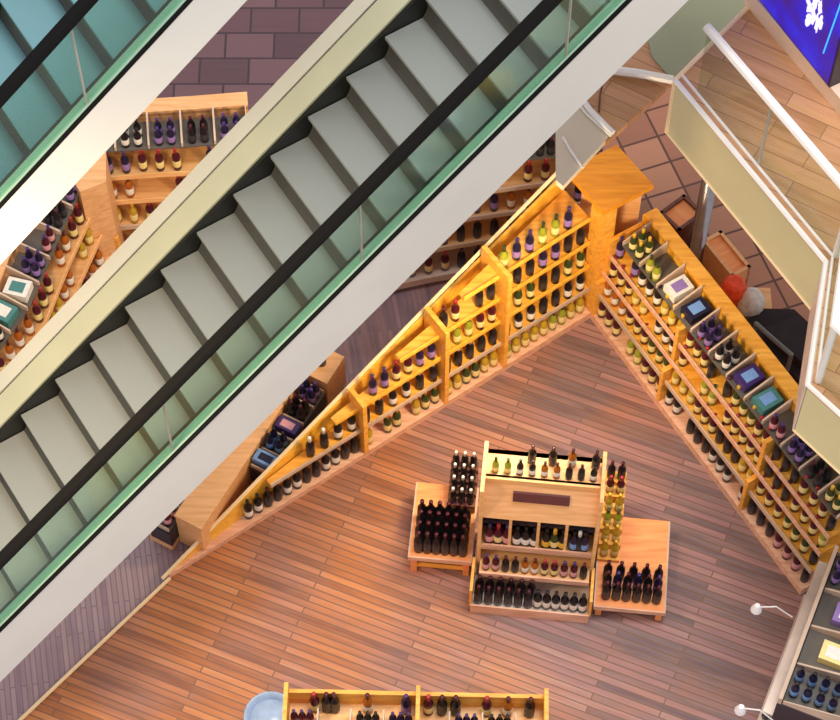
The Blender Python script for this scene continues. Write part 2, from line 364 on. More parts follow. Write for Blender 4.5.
# A: left-hand wall shelf, lower and shallower the further it runs from the corner
pA = Path([CR, C0], -nA); LA = pA.L
tabA = [['gold', 'lime', 'gold'], ['gold', 'green'], ['green', 'gold'], ['black', 'blackw'],
        ['blackw', 'black'], ['black', 'white_cap'], ['white_cap', 'blackw'], ['blackw', 'white_cap'],
        ['green', 'black'], ['red', 'lime'], ['navy', 'red'], ['red', 'blackw'],
        ['black', 'navy'], ['black', 'red'], ['red', 'green'], ['black', 'red'],
        ['navy', 'lime'], ['navy', 'blackw'], ['black', 'red'], ['black', 'red']]
cA = pA(LA/2, .1, 0)
rA = empty('wine_shelf', cA, 'wall shelf of bottles left of the corner, its top sloping down under a pale rail', 'shelf')
fr = lambda s: max(0.0, 1-s/LA)
q = MB(cA)
def tap(d1=None):
    return lambda s, d, z: pA(s, d*fr(s)+.0, z)
q.hexa([pA(0, 0, 0), pA(LA, 0, 0), pA(LA, .02, 0), pA(0, .52, 0), pA(0, 0, .09), pA(LA, 0, .06), pA(LA, .02, .06), pA(0, .52, .09)]); q.build('base_board', 'pink_lip', rA)
q = MB(cA); q.hexa([pA(0, .5, .08), pA(LA, .012, .04), pA(LA, .03, .04), pA(0, .53, .08), pA(0, .5, 1.62), pA(LA, .012, .06), pA(LA, .03, .06), pA(0, .53, 1.62)]); q.build('back_panel', 'amber_panel', rA)
lvA = [.09, .42, .75, 1.08, 1.4]
for k, z in enumerate(lvA):
    if k == 0: continue
    e = LA*(1-(z+.1)/2.15); dd = .03+.03*k
    q = MB(cA); q.hexa([pA(.0, dd, z-.025), pA(e, dd*.8, z-.025), pA(e, dd*.8+.06, z-.025), pA(0, .5, z-.025), pA(0, dd, z), pA(e, dd*.8, z), pA(e, dd*.8+.06, z), pA(0, .5, z)]); q.build('shelf', 'honey_wood', rA)
    q = MB(cA); q.hexa([pA(.0, dd-.012, z-.03), pA(e, dd*.8-.012, z-.03), pA(e, dd*.8, z-.03), pA(0, dd, z-.03), pA(0, dd-.012, z+.02), pA(e, dd*.8-.012, z+.02), pA(e, dd*.8, z+.02), pA(0, dd, z+.02)]); q.build('shelf_lip', 'bin_edge' if k == 1 else 'amber_panel', rA)
pst = [LA*(590-x)/420 for x in (498, 452, 360)]
pst = [LA*(590-500)/420, LA*(590-440)/420, LA*(590-360)/420]
for s in pst:
    q = MB(cA); q.box(s-.02, s+.02, -.005, max(.06, .5*fr(s)-.02), .07, min(1.6, 1.95*fr(s)), pA); q.build('upright', 'honey_wood', rA)
cuts = [0]+pst+[LA]
bayA = ['bay by the corner', 'second bay from corner', 'third bay from corner', 'lowest bay']
for k, z in enumerate(lvA):
    e = LA*(1-(z+.33)/2.2); dd = .03+.03*k
    for bi, (a, b) in enumerate(zip(cuts, cuts[1:])):
        ks = tabA[(k*4+bi) % 20]; a2, b2 = a+.07, min(b-.07, e)
        if b2 <= a2: continue
        n = int((b2-a2)/(.095 if k == 0 else .115))+1
        for j in range(n):
            if random.random() < .06: continue
            s = a2+(b2-a2)*(j/max(1, n-1)); kd = ks[(j//2) % len(ks)]
            bottle(kd, pA(s, dd+.042-.03*k*.2*(s/LA), (.09-.03*s/LA if k == 0 else z)+.0004), f'{KINDS[kd][3]} bottle, {ORD[k]} row, {bayA[bi]}, left wall shelf',
                   f'{KINDS[kd][3]} bottles, {ORD[k]} row, {bayA[bi]}, left-hand wall shelf', .95)
# corner box joining both shelves
kc = CR
rc = empty('corner_cabinet', kc+(-nA-nB)*.2, 'square orange-topped corner cabinet between the two wall shelves', 'cabinet'); oc = Vector(rc.location)
q = MB(oc); q.prism([(p.x, p.y) for p in (kc, kc-nB*.5, kc-nB*.5-nA*.5, kc-nA*.5)], 1.62, 1.68); q.build('top_board', 'orange_wood', rc)
q = MB(oc); q.prism([(p.x, p.y) for p in (kc-nA*.005-nB*.005, kc-nB*.15-nA*.005, kc-nB*.15-nA*.15, kc-nA*.15-nB*.005)], .0, 1.62); q.build('post', 'honey_wood', rc)
q = MB(oc); q.prism([(p.x, p.y) for p in (kc-nA*.4-nB*.1, kc-nB*.48-nA*.1, kc-nB*.48-nA*.48, kc-nA*.48-nB*.48)], .0, 1.62); q.build('back_board', 'tan_wood', rc)
# pale sloping beam over the left shelf
e0 = pA(LA+.06, .02, .03); e9 = pA(0, .53, 1.72)
up = e9+(e9-e0)*.19
q = MB(); q.tube([e0, e9, up], .017, 6); tag(q.build('sloping_rail', 'trim_cream'), 'thin pale rail climbing diagonally over the left wall shelf up to the gallery', 'rail')

# K: glass-topped counter at lower right
pK = Path([B1+Vector((.02, -.03, 0)), px(748, 745)], -nB)
rK = empty('display_counter', pK(pK.L/2, .25, 0), 'pale counter with deep open bins running off the bottom right corner', 'counter')
q = MB(rK.location); q.box(0, pK.L, 0, .62, 0, .08, pK); q.build('base_board', 'pale_metal', rK)
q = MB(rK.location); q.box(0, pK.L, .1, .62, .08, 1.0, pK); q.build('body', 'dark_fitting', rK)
for z in (.4, .72):
    q = MB(rK.location); q.box(0, pK.L, .02, .1, z, z+.03, pK); q.build('shelf_lip', 'pale_metal', rK)
q = MB(rK.location); q.box(0, pK.L, .1, .13, 1.0, 1.1, pK); q.build('top_edge', 'bin_edge', rK)
q = MB(rK.location); q.box(0, pK.L, .62, .8, 0, 1.2, pK); q.build('rear_board', 'honey_wood', rK)
fillK = [('two', 'navy'), ('box', 'l_violet', 'l_white', 'violet box'), ('box', 'l_cream', 'l_white', 'cream box'), ('two', 'blue'), ('one', 'blackw')]
bins(pK, rK, .03, pK.L, 4, .14, .6, 1.02, 'lower right counter', fillK, .12)
for i, s in enumerate(np.linspace(.12, pK.L-.1, 9)):
    bottle('black', pK(float(s), .05, .4305), 'near-black bottle on the front ledge of the lower right counter', 'near-black bottles on the front ledge of the lower right counter', .8)
for (x, y, bx, by) in ((757, 607, 792, 617), (741, 708, 775, 722)):
    b = px(bx, by, 1.1); h = px(x, y, 1.25)
    o = empty('arm_lamp', (b.x, b.y, b.z), 'small white arm lamp reaching from the counter, ' + ('the upper of two' if y < 650 else 'the lower of two, by the bottom edge'), 'lamp')
    m_ = (b+h)/2+Vector((0, 0, .1))
    q = MB(b); q.tube([b, b.lerp(m_, .6), m_, h.lerp(m_, .4), h], .006, 6); q.build('arm', 'white_metal', o)
    q = MB(b); q.tube([h+Vector((0, 0, .03)), h-Vector((0, 0, .01)), h-Vector((0, 0, .05))], [.02, .035, .045], 10); q.build('lamp_head', 'white_plastic', o)

# C: curved shelf behind, upper middle
def unit_bins(name, pts, into, label, where, n, fill, kinds, levels=(.09, .44, .76, 1.06), pitch=.14, lip='pale_metal', rail='tan_wood', seg=6, posts=(.02,), bays=('whole run',)):
    p = Path(pts, into)
    r = shelf_unit(name, p, label, where, list(levels), 1.34, [x*p.L for x in posts], list(bays), kinds, seg=seg, backd=.52, backtop=1.47, step=.05, pitch=pitch, lipmat=lip, shelfmat='pale_wood', backmat='tan_wood')
    bins(p, r, .02, p.L-.02, n, .22, .5, 1.36, where, fill)
    q = MB(r.location); q.box(0, p.L, .5, .64, 1.44, 1.5, p, seg); q.build('top_rail', rail, r)
    return p, r
unit_bins('curved_shelf', [px(360, 303), px(400, 289), px(445, 280), px(500, 271), px(560, 264), px(600, 258)], Vector((0, 1, 0)),
          'curved wooden shelf with pale foot rail behind the left-hand wall shelf, under the escalator', 'curved shelf behind the rail', 6,
          [('two', 'black'), ('two', 'pink'), ('two', 'black'), ('two', 'navy'), ('two', 'black')], lambda k, b: [['black', 'red'], ['black', 'navy'], ['navy', 'amber'], ['amber', 'red']][k % 4])
# D: shelf seen between the two escalators, facing us
unit_bins('curved_shelf', [px(100, 262), px(150, 258), px(200, 255), px(262, 250)], Vector((0, 1, 0)),
          'tan shelf with dark bins of white-labelled bottles, framed between the two escalators', 'shelf between the escalators', 5,
          [('two', 'navy'), ('two', 'blackw'), ('two', 'navy'), ('two', 'black')], lambda k, b: [['navy', 'red'], ['gold', 'red'], ['amber', 'red']][k % 3], lip='pale_wood')
# E: shelf running down the left edge, facing right
unit_bins('angled_shelf', [px(128, 275), px(103, 330), px(78, 395), px(40, 450)], Vector((-1, .3, 0)),
          'shelf of square bins running down to the left edge beneath the upper escalator', 'bin shelf by the left edge', 7,
          [('one', 'navy'), ('two', 'black'), ('one', 'pink'), ('two', 'navy'), ('box', 'l_white', 'l_teal', 'white box with teal label'), ('box', 'l_teal', 'l_white', 'teal box'), ('two', 'blackw')],
          lambda k, b: [['red'], ['amber', 'red'], ['gold', 'amber'], ['red', 'amber']][k % 4], lip='pale_wood')
cb = px(103, 188, 1.5); q = MB(); q.prism([(p.x, p.y) for p in (px(106, 182, 1.5), px(80, 192, 1.5), px(66, 168, 1.5), px(106, 152, 1.5))], 0, 1.5)
tag(q.build('corner_cabinet', 'tan_wood'), 'tan corner cabinet joining the two shelves between the escalators', 'cabinet')
# F: low island under the big escalator
Fz = .45
cF = px(240, 470, 0); cF.z = 0
rF = empty('island_shelf', cF, 'long two-sided wooden display island with dark bins, partly under the big escalator', 'shelf')
a1, b1 = px(280, 385, Fz), px(188, 524, Fz)
t = (b1-a1); t.z = 0; LF = t.length; t.normalize(); nn = Vector((-t.y, t.x, 0)); nn = nn if nn.x > 0 else -nn
class LP:
    def __init__(s, o, t, n, L): s.o, s.t, s.n, s.L = o, t, n, L
    def __call__(s, a, d, z): q = s.o+s.t*a+s.n*d; return Vector((q.x, q.y, z))
    def ang(s, a): return math.atan2(s.t.y, s.t.x)
pF = LP(a1, t, nn, LF)
q = MB(cF); q.box(-.15, LF, -.12, .12, 0, Fz, pF); q.build('core', 'tan_wood', rF)
q = MB(cF); q.box(-.18, LF, -.13, .13, Fz, Fz+.03, pF); q.build('top_board', 'tan_wood', rF)
q = MB(cF); q.box(-.5, -.2, -.05, .34, 0, Fz, pF); q.build('end_block', 'tan_wood', rF)
for sd, lab, a_, b_, n_ in ((1, 'right', -.18, LF*.5, 5), (-1, 'left', -.18, LF+.1, 8)):
    p2 = LP(a1+nn*sd*.13, t, nn*sd, LF)
    q = MB(cF); q.box(a_, b_, 0, .22, 0, .08, p2); q.build('base_board', 'tan_wood', rF)
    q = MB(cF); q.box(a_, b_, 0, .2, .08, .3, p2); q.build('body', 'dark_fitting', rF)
    bins(p2, rF, a_+.01, b_-.01, n_, 0.01, .2, .322, f'{lab} side of the island',
         [('two', 'navy'), ('two', 'black'), ('box', 'g_violet', 'l_pink', 'violet box'), ('two', 'blue'), ('box', 'l_blue', 'g_navy', 'pale blue box'), ('two', 'blackw'), ('two', 'black'), ('one', 'pink')], 0.0)
bottle('black', pF(-.35, .2, Fz+.0005), 'lone near-black bottle standing on the far end of the island', None, shape='squat_bottle')

# ---------------- central display ----------------
g0, g1 = px(470, 611), px(588, 622)
gt = (g1-g0); GW = gt.length; gt.normalize(); gn = Vector((-gt.y, gt.x, 0))       # gn points away from the viewer
pG = LP(g0, gt, gn, GW)
cG = pG(GW/2, .3, 0)
rG = empty('display_stand', cG, 'stepped honey-wood wine display stand with tan header board, centre of the shop floor', 'stand')
def gb(name, a, b, d0, d1, z0, z1, m, parent=None, path=pG, c=None):
    q = MB(cG if c is None else c); q.box(a, b, d0, d1, z0, z1, path); return q.build(name, m, parent or rG)
gb('base_tray', 0, GW, 0, .72, 0, .1, 'pale_metal'); gb('front_lip', 0, GW, -.012, 0.0, .0, .14, 'pink_lip')
gb('side_panel', -.012, .012, 0, .3, .1, .4, 'honey_wood'); gb('side_panel', GW-.012, GW+.012, 0, .3, .1, .4, 'honey_wood')
U0, U1 = .05, GW-.03
gb('back_panel', U0, U1, .68, .72, .1, 1.5, 'pale_wood')
gb('shelf', U0, U1, .17, .68, .36, .39, 'pale_wood'); gb('shelf_lip', U0, U1, .155, .17, .35, .42, 'pink_lip')
gb('shelf', U0, U1, .3, .68, .62, .65, 'pale_wood'); gb('shelf_lip', U0, U1, .285, .3, .6, .68, 'pink_lip')
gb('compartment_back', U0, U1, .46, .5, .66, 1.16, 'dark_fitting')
gb('upright', U0-.03, U0, .28, .72, .1, 1.62, 'pale_wood'); gb('upright', U1, U1+.03, .28, .72, .1, 1.62, 'pale_wood')
for f_ in (.25, .5, .75): gb('divider', U0+(U1-U0)*f_-.012, U0+(U1-U0)*f_+.012, .3, .46, .66, 1.14, 'pale_wood')
# header board leaning back
q = MB(cG); q.hexa([pG(U0, .3, 1.14), pG(U1, .3, 1.14), pG(U1, .33, 1.14), pG(U0, .33, 1.14), pG(U0, .46, 1.5), pG(U1, .46, 1.5), pG(U1, .5, 1.5), pG(U0, .5, 1.5)])
hd = q.build('header_board', 'tan_wood', rG); hd['label'] = 'plain tan sloping header board'
mid = (U0+U1)/2
q = MB(cG); q.hexa([pG(mid-.22, .366, 1.33), pG(mid+.22, .366, 1.33), pG(mid+.22, .41, 1.33), pG(mid-.22, .41, 1.33), pG(mid-.22, .402, 1.41), pG(mid+.22, .402, 1.41), pG(mid+.22, .44, 1.41), pG(mid-.22, .44, 1.41)])
sg = q.build('sign_plate', 'sign_brown', hd)
gb('top_shelf', U0, U1, .46, .72, 1.46, 1.5, 'tan_wood'); gb('shelf_lip', U0, U1, .44, .46, 1.46, 1.54, 'pale_wood')
where = 'the central display stand'
def grow(path, a, b, n, d, z, ks, label, group, sc=1, shape='wine_bottle', skip=0, run=1):
    for j in range(n):
        if skip and random.random() < skip: continue
        s = a+(b-a)*(j/max(1, n-1)); kd = ks[(j//run) % len(ks)]; wd = KINDS[kd][3]
        bottle(kd, path(s, d, z+.0004), f'{wd} bottle {label}', f'{wd} bottles {group}', sc, shape=shape)
grow(pG, .06, GW*.5, 6, .14, .1, ['black'], 'in the second row of the lowest tray, central stand', 'second row of the lowest tray, central stand', .95)
grow(pG, .06, GW*.48, 6, .055, .1, ['black'], 'on the lowest tray, central stand', 'on the lowest tray, central stand', .95)
grow(pG, GW*.56, GW-.06, 6, .06, .1, ['blackw'], 'on the lowest tray, central stand', 'on the lowest tray, central stand', .95)
grow(pG, U0+.05, U1-.05, 11, .22, .39, ['pink', 'black', 'amber', 'red'], 'on the step above the lowest tray, central stand', 'on the first step, central stand', .8, run=2)
grow(pG, U0+.06, U0+.2, 3, .34, .65, ['pink', 'red'], 'at the front of the left compartment, central stand', 'front of left compartment, central stand', 1.0)
grow(pG, U0+.28, U0+.42, 3, .34, .65, ['blackw'], 'at the front of the second compartment, central stand', 'front of second compartment, central stand', 1.0)
grow(pG, mid+.07, mid+.2, 3, .34, .65, ['yellow', 'green'], 'at the front of the third compartment, central stand', 'front of third compartment, central stand', 1.0)
grow(pG, mid+.29, U1-.07, 3, .34, .65, ['blue', 'white_cap'], 'at the front of the right compartment, central stand', 'front of right compartment, central stand', 1.0)
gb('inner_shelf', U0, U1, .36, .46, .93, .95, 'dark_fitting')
grow(pG, U0+.06, U0+.2, 3, .415, .95, ['red', 'navy'], 'at the back of the left compartment, central stand', 'back of left compartment, central stand', .62)
grow(pG, U0+.29, U0+.42, 3, .415, .95, ['gold', 'amber'], 'at the back of the second compartment, central stand', 'back of second compartment, central stand', .62)
grow(pG, mid+.06, mid+.2, 3, .415, .95, ['gold', 'amber'], 'at the back of the third compartment, central stand', 'back of third compartment, central stand', .62)
grow(pG, mid+.29, U1-.06, 3, .415, .95, ['blue'], 'at the back of the right compartment, central stand', 'back of right compartment, central stand', .62)
grow(pG, U0+.07, U1-.06, 9, .53, 1.5, ['lime', 'blackw', 'amber', 'black', 'blackw'], 'on top of the central stand behind its header board', 'on the top shelf, central stand', .72, run=2)
for s_, k_ in ((mid-.1, 'black'), (mid+.06, 'black'), (mid+.21, 'amber'), (U1-.05, 'black')):
    bottle(k_, pG(s_, .64, 1.5004), f'{KINDS[k_][3]} taller bottle, back of the top shelf, central stand', f'{KINDS[k_][3]} taller bottles, back of the top shelf, central stand', .85)
# low tables either side
def low_table(x0, x1, d0, d1, h, label):
    c = pG((x0+x1)/2, (d0+d1)/2, 0); o = empty('low_table', c, label, 'table')
    gb('tabletop', x0, x1, d0, d1, h-.04, h, 'table_wood', o, c=c)
    gb('edge_band', x0-.01, x1+.01, d0-.012, d0, h-.05, h+.01, 'pink_lip', o, c=c)
    gb('edge_band', x1, x1+.012, d0, d1, h-.05, h, 'bin_edge', o, c=c); gb('edge_band', x0-.012, x0, d0, d1, h-.05, h, 'bin_edge', o, c=c)
    for a in (x0+.01, x1-.06):
        for d in (d0+.01, d1-.06): gb('leg', a, a+.05, d, d+.05, 0, h-.04, 'table_wood', o, c=c)
    gb('stretcher', x0+.06, x1-.06, d0+.02, d0+.04, .08, .12, 'honey_wood', o, c=c)
    return o
# left table
low_table(-.53, -.03, .3, .98, .3, 'low wooden table packed with black bottles, left of central stand')
for r_ in range(4):
    grow(pG, -.46, -.1, 6, .37+r_*.095, .3, ['black'], f'in the {["front", "second", "third", "fourth"][r_]} row, low table left of central stand', f'{["front", "second", "third", "fourth"][r_]} row on the left low table', 1.05)
lt = pG(-.05, .9, 0)
c = pG(-.12, .86, 0)
o = empty('bottle_rack', c, 'narrow raised rack of white-capped bottles at the left rear of the central stand', 'rack')
for i, (d, z) in enumerate(((.74, .42), (.825, .47), (.91, .52), (.995, .57))):
    gb('step', -.26, -.035, d, d+.08, .312, z, 'maroon_wood', o, c=c)
    grow(pG, -.22, -.075, 3, d+.04, z, ['white_cap'], f'on {NTH[i]} step from the front, rack left of central stand', f'{NTH[i]} step of the left rack', .75)
# right table
o = low_table(GW+.04, GW+.6, .06, .88, .2, 'low orange table with one cluster of dark bottles, right of central stand')
for r_ in range(3):
    grow(pG, GW+.12, GW+.53, 6 if r_ < 2 else 5, .15+r_*.09, .2, ['black'] if r_ != 1 else ['black', 'navy'], f'in the {["front", "middle", "rear"][r_]} row, low table right of central stand', f'{["front", "middle", "rear"][r_]} row on the right low table', .95)
c = pG(GW+.1, .8, 0)
o = empty('bottle_rack', c, 'narrow stepped rack of golden and dark bottles against the right side of the central stand', 'rack')
for i, (d, z, kd) in enumerate(((.46, .24, 'gold'), (.56, .32, 'gold'), (.66, .40, 'lime'), (.76, .48, 'gold'), (.9, .52, 'red'), (1.0, .58, 'black'))):
    gb('step', GW+.03, GW+.21, d, d+.1, .212 if d < .85 else 0, z, 'honey_wood', o, c=c)
    grow(pG, GW+.08, GW+.165, 2, d+.05, z, [kd], f'on the {NTH[i]} step, rack right of central stand', f'{NTH[i]} step of the right rack', .85)

# ---------------- lower display at the bottom edge ----------------
h0, h1 = px(292, 826), px(538, 832)
ht = h1-h0; HW = ht.length; ht.normalize(); hn = Vector((-ht.y, ht.x, 0)); pH = LP(h0, ht, hn, HW)
cH = pH(HW/2, .3, 0)
rH = empty('display_stand', cH, 'two-bay honey-wood display stand cut off by the bottom edge of the picture', 'stand')
gb('base', 0, HW, 0, .5, 0, 1.4, 'pale_wood', rH, pH, cH)
for s in (0, HW*.5, HW-.03): gb('upright', s, s+.03, 0, .5, 1.4, 1.72, 'honey_wood', rH, pH, cH)
for i in range(1, 8):
    if i != 4: gb('divider', HW*i/8, HW*i/8+.012, .02, .37, 1.4, 1.56, 'bin_edge', rH, pH, cH)
gb('back_rail', 0, HW, .47, .5, 1.4, 1.6, 'honey_wood', rH, pH, cH)
kk = ['pink', 'navy', 'blackw', 'navy', 'blue', 'navy', 'yellow', 'pink']
for i in range(8):
    for j in range(3):
        for d in ((.16, .32) if i % 3 != 1 else (.16,)):
            kd = kk[i]
            bottle(kd, pH(HW*(i+.28+.24*j)/8+.006, d, 1.4004), f'{KINDS[kd][3]} bottle, {NTH[i]} bin from the left, stand at the bottom edge',
                   f'{KINDS[kd][3]} bottles, {NTH[i]} bin of the bottom stand', .75)
for s, kd in ((.24, 'red'), (.34, 'black'), (.4, 'black'), (.67, 'amber'), (.98, 'navy'), (1.16, 'red'), (1.27, 'black'), (1.38, 'black'), (1.63, 'red'), (1.8, 'amber'), (1.98, 'black')):
    bottle(kd, pH(s*HW/2.12, .425, 1.4004), f'taller {KINDS[kd][3]} bottle by the back rail of the bottom stand', f'taller {KINDS[kd][3]} bottles along the back rail of the bottom stand', 1.0)
c = px(270, 716, .9)
q = MB(); q.lathe([(.13, 0), (.15, .02), (.19, .86), (.2, .9), (.19, .9), (.17, .88), (.15, .84), (.02, .83)], 28); o = q.build('ice_bucket', 'frosted', None, True); o.location = (c.x, c.y, 0)
tag(o, 'round pale blue and white frosted tub beside the left end of the bottom stand', 'tub')
q = MB(); q.lathe([(.165, .80), (.168, .86), (.12, .9), (.01, .905)], 20); q.build('ice_heap', 'frosted', o, True)

# ---------------- upper gallery at the right ----------------
Z = 4.0; ZB = 3.36
gp = [px(675, 80, Z), px(826, 262, Z), px(808, 385, Z), px(860, 432, Z), px(1000, 400, Z), px(1000, -200, Z), px(940, -200, Z)]
gp[-1] = px(860, -105, Z)
slab('floor_gallery', gp, ZB, Z-.05, 'fascia_grey')
slab('floor_gallery_boards', [p+Vector((.0, .0, 0)) for p in gp], Z-.049, Z, 'gallery_planks')
def strip(name, a, b, r, m):
    q = MB(); q.tube([a, b], r, 6); return structure(q.build(name, m))
q = MB(); q.tube([gp[0], gp[1], gp[2], gp[3]], .022, 6); q.tube([gp[0]+Vector((.05, .05, .0)), gp[1]+Vector((.05, .05, 0)), gp[2]+Vector((.06, .02, 0))], .012, 6); structure(q.build('trim_2', 'white_metal'))
lo = [Vector((p.x, p.y, ZB)) for p in gp[:4]]
q = MB(); q.tube(lo, .014, 6); structure(q.build('trim_3', 'trim_cream'))
q = MB(); q.tube([lo[0], gp[0], gp[-1]], .018, 6); structure(q.build('trim_4', 'trim_cream'))
# warm panels on the short faces of the edge
f0 = Vector((gp[1].x, gp[1].y, 0)); f1 = Vector((gp[2].x, gp[2].y, 0)); tt = (f1-f0).normalized(); no = Vector((tt.y, -tt.x, 0)); no = no if no.x < 0 else -no
q = MB(); q.hexa([f0+no*.004+Vector((0, 0, ZB)), f1+no*.004+Vector((0, 0, ZB)), f1+no*.016+Vector((0, 0, ZB)), f0+no*.016+Vector((0, 0, ZB)), f0+no*.004+Vector((0, 0, Z)), f1+no*.004+Vector((0, 0, Z)), f1+no*.016+Vector((0, 0, Z)), f0+no*.016+Vector((0, 0, Z))])
structure(q.build('trim_5', 'pale_metal'))
# glass balustrade
bc = (gp[1]+gp[2])/2
o = empty('glass_balustrade', (bc.x, bc.y, Z), 'glass balustrade with a broad white handrail along the gallery edge at upper right', 'balustrade')
HB = .72
rl = [gp[0].lerp(gp[1], .10)+Vector((.05, .07, 0)), gp[1]+Vector((.07, .05, 0)), gp[2]+Vector((.07, .03, 0)), gp[3]+Vector((.06, .05, 0))]
L0 = o.location.copy(); L0 = Vector((bc.x, bc.y, Z))
tops = [p+Vector((0, 0, HB)) for p in rl]
q = MB(L0); q.tube(tops, .035, 8); q.build('handrail', 'white_metal', o)
for a, b in zip(rl, rl[1:]):
    t_ = (b-a).normalized(); n_ = Vector((-t_.y, t_.x, 0))*.006
    q = MB(L0); a2, b2 = a+t_*.02, b-t_*.02
    q.hexa([a2-n_, b2-n_, b2+n_, a2+n_]+[v+Vector((0, 0, HB-.03)) for v in (a2-n_, b2-n_, b2+n_, a2+n_)]); q.build('glass_pane', 'clear_glass', o)
for p in (rl[1], rl[2]):
    q = MB(L0); q.box(p.x-.02, p.x+.02, p.y-.02, p.y+.02, Z, Z+HB-.02); q.build('post', 'white_metal', o)
p = rl[0].lerp(rl[1], .46); q = MB(L0); q.box(p.x-.01, p.x+.01, p.y-.01, p.y+.01, Z, Z+HB-.02); q.build('post', 'rail_aluminium', o)
# kerb and big screen
k0, k1 = px(748, 8, Z), px(850, 128, Z); k2, k3 = px(862, 122, Z), px(764, 4, Z)
q = MB(); t_ = (k1-k0).normalized(); n_ = Vector((-t_.y, t_.x, 0)); n_ = n_ if n_.y > 0 else -n_
ka, kb2 = k0-t_*.05, k1
q.prism([(v.x, v.y) for v in (ka, kb2, kb2+n_*.2, ka+n_*.2)], Z, Z+.16); tag(q.build('kerb', 'kerb_beige'), 'beige kerb on the gallery floor below the bright blue screen', 'kerb')
s0 = px(757, -2, Z+.16); s1 = px(829, 88, Z+.16); t_ = (s1-s0); SL = t_.length; t_.normalize(); n_ = Vector((-t_.y, t_.x, 0)); n_ = n_ if n_.y > 0 else -n_
s0 = s0-t_*1.2; SL += 1.2
LS = s0.copy()
scr = empty('video_screen', LS, 'bright blue video screen with a white figure, upper right corner', 'screen')
pS = LP(s0, t_, n_, SL)
q = MB(LS); q.box(0, SL, .002, .1, Z+.16, Z+1.6, pS); q.build('housing', 'dark_fitting', scr)
m = bpy.data.materials.new('screen_blue'); m.use_nodes = True; nt = m.node_tree; b = nt.nodes['Principled BSDF']
tc = nt.nodes.new('ShaderNodeTexCoord'); nz = nt.nodes.new('ShaderNodeTexNoise'); nz.inputs['Scale'].default_value = 2.5
r = nt.nodes.new('ShaderNodeValToRGB'); e = r.color_ramp.elements; e[0].position = .35; e[0].color = lin((60, 10, 130)); e[1].position = .68; e[1].color = lin((40, 50, 235)); x = e.new(.5); x.color = lin((44, 14, 190))
nt.links.new(tc.outputs['Object'], nz.inputs['Vector']); nt.links.new(nz.outputs['Fac'], r.inputs[0]); nt.links.new(r.outputs[0], b.inputs['Emission Color']); b.inputs['Emission Strength'].default_value = .95
b.inputs['Base Color'].default_value = (.01, .01, .02, 1); MATS['screen_blue'] = m
mat('screen_white', (214, 208, 255), .4, 0, .0, 9, emit=.95); mat('screen_cyan', (60, 170, 255), .4, 0, 0, emit=.9)
q = MB(LS); q.box(0.02, SL-.02, -.004, .002, Z+.18, Z+1.58, pS); pic = q.build('picture', 'screen_blue', scr)
# white figure made of ragged patches
q = MB(LS); rnd = random.Random(3)
def patch(cs, cz, rx, rz):
    n = 9; b0 = len(q.v); pts = []
    for k in range(n): a = 2*math.pi*k/n; rr = .6+.6*rnd.random(); pts.append((cs+rx*rr*math.cos(a), cz+rz*rr*math.sin(a)))
    for dd in (-.009, -.0045): q.v += [pS(s, dd, z)-LS for s, z in pts]
    q.f.append([b0+k for k in range(n)]); q.mi.append(0); q.f.append([b0+n+k for k in range(n)][::-1]); q.mi.append(0)
    for k in range(n): l = (k+1) % n; q.f.append([b0+k, b0+l, b0+n+l, b0+n+k]); q.mi.append(0)
for i in range(70):
    u = rnd.random(); patch(SL-.42+.13*u+(rnd.random()-.5)*.16, Z+1.2-.66*u+(rnd.random()-.5)*.12, .008+.02*rnd.random(), .02+.05*rnd.random())
q.build('figure', 'screen_white', pic)
q = MB(LS); q.tube([pS(SL-.13, -.008, Z+.42), pS(SL-.06, -.008, Z+1.3)], .006, 5); q.build('light_streak', 'screen_cyan', pic)

# ---------------- lower landing left of the gallery ----------------
ZL = 3.0
slab('floor_landing', [px(*p, ZL) for p in ((566, 96), (600, 66), (655, 6), (662, 40), (660, 62), (672, 82), (642, 110), (606, 142))], ZL-.06, ZL, 'gallery_planks')
slab('wall_landing', [px(*p, ZL+.02) for p in ((648, -8), (764, -8), (674, 80), (664, 70), (652, 56), (648, 40))], ZL-.05, ZL+.02, 'fascia_green')
slab('wall_panel', [px(*p, ZL+.01) for p in ((563, 98), (582, 100), (611, 134), (563, 186), (556, 180), (556, 128))], ZL-.05, ZL+.01, 'fascia_warm')
o = empty('landing_railing', px(607, 72, ZL), 'white rail crossing the small landing beside the big escalator', 'railing'); c = px(607, 72, ZL)
q = MB(c); q.tube([px(600, 69, ZL+.06), px(636, 73, ZL+.06), px(673, 80, ZL+.06)], .035, 8); q.build('rail', 'white_metal', o)
q = MB(c); q.tube([px(605, 74, ZL+.05), px(600, 95, ZL+.02), px(599, 112, ZL+.02)], .007, 6); q.build('cable', 'maroon_wood', o)
c = px(590, 112, ZL); o = empty('landing_railing', c, 'double white rail on the left edge of the small landing, meeting the diagonal pale rail', 'railing')
q = MB(c); q.tube([px(576, 90, ZL+.06), px(590, 110, ZL+.06), px(613, 133, ZL+.06)], .024, 8); q.build('rail', 'white_metal', o)
q = MB(c); q.tube([px(570, 92, ZL+.03), px(586, 113, ZL+.03), px(611, 136, ZL+.03)], .012, 6); q.build('rail', 'white_metal', o)
q = MB(); q.tube([px(563, 137, ZL+.03), px(571, 151, ZL+.03), px(583, 168, ZL+.03)], .010, 6); tag(q.build('edge_strip', 'white_metal'), 'thin white strip on the grey panel between escalator and landing', 'strip')

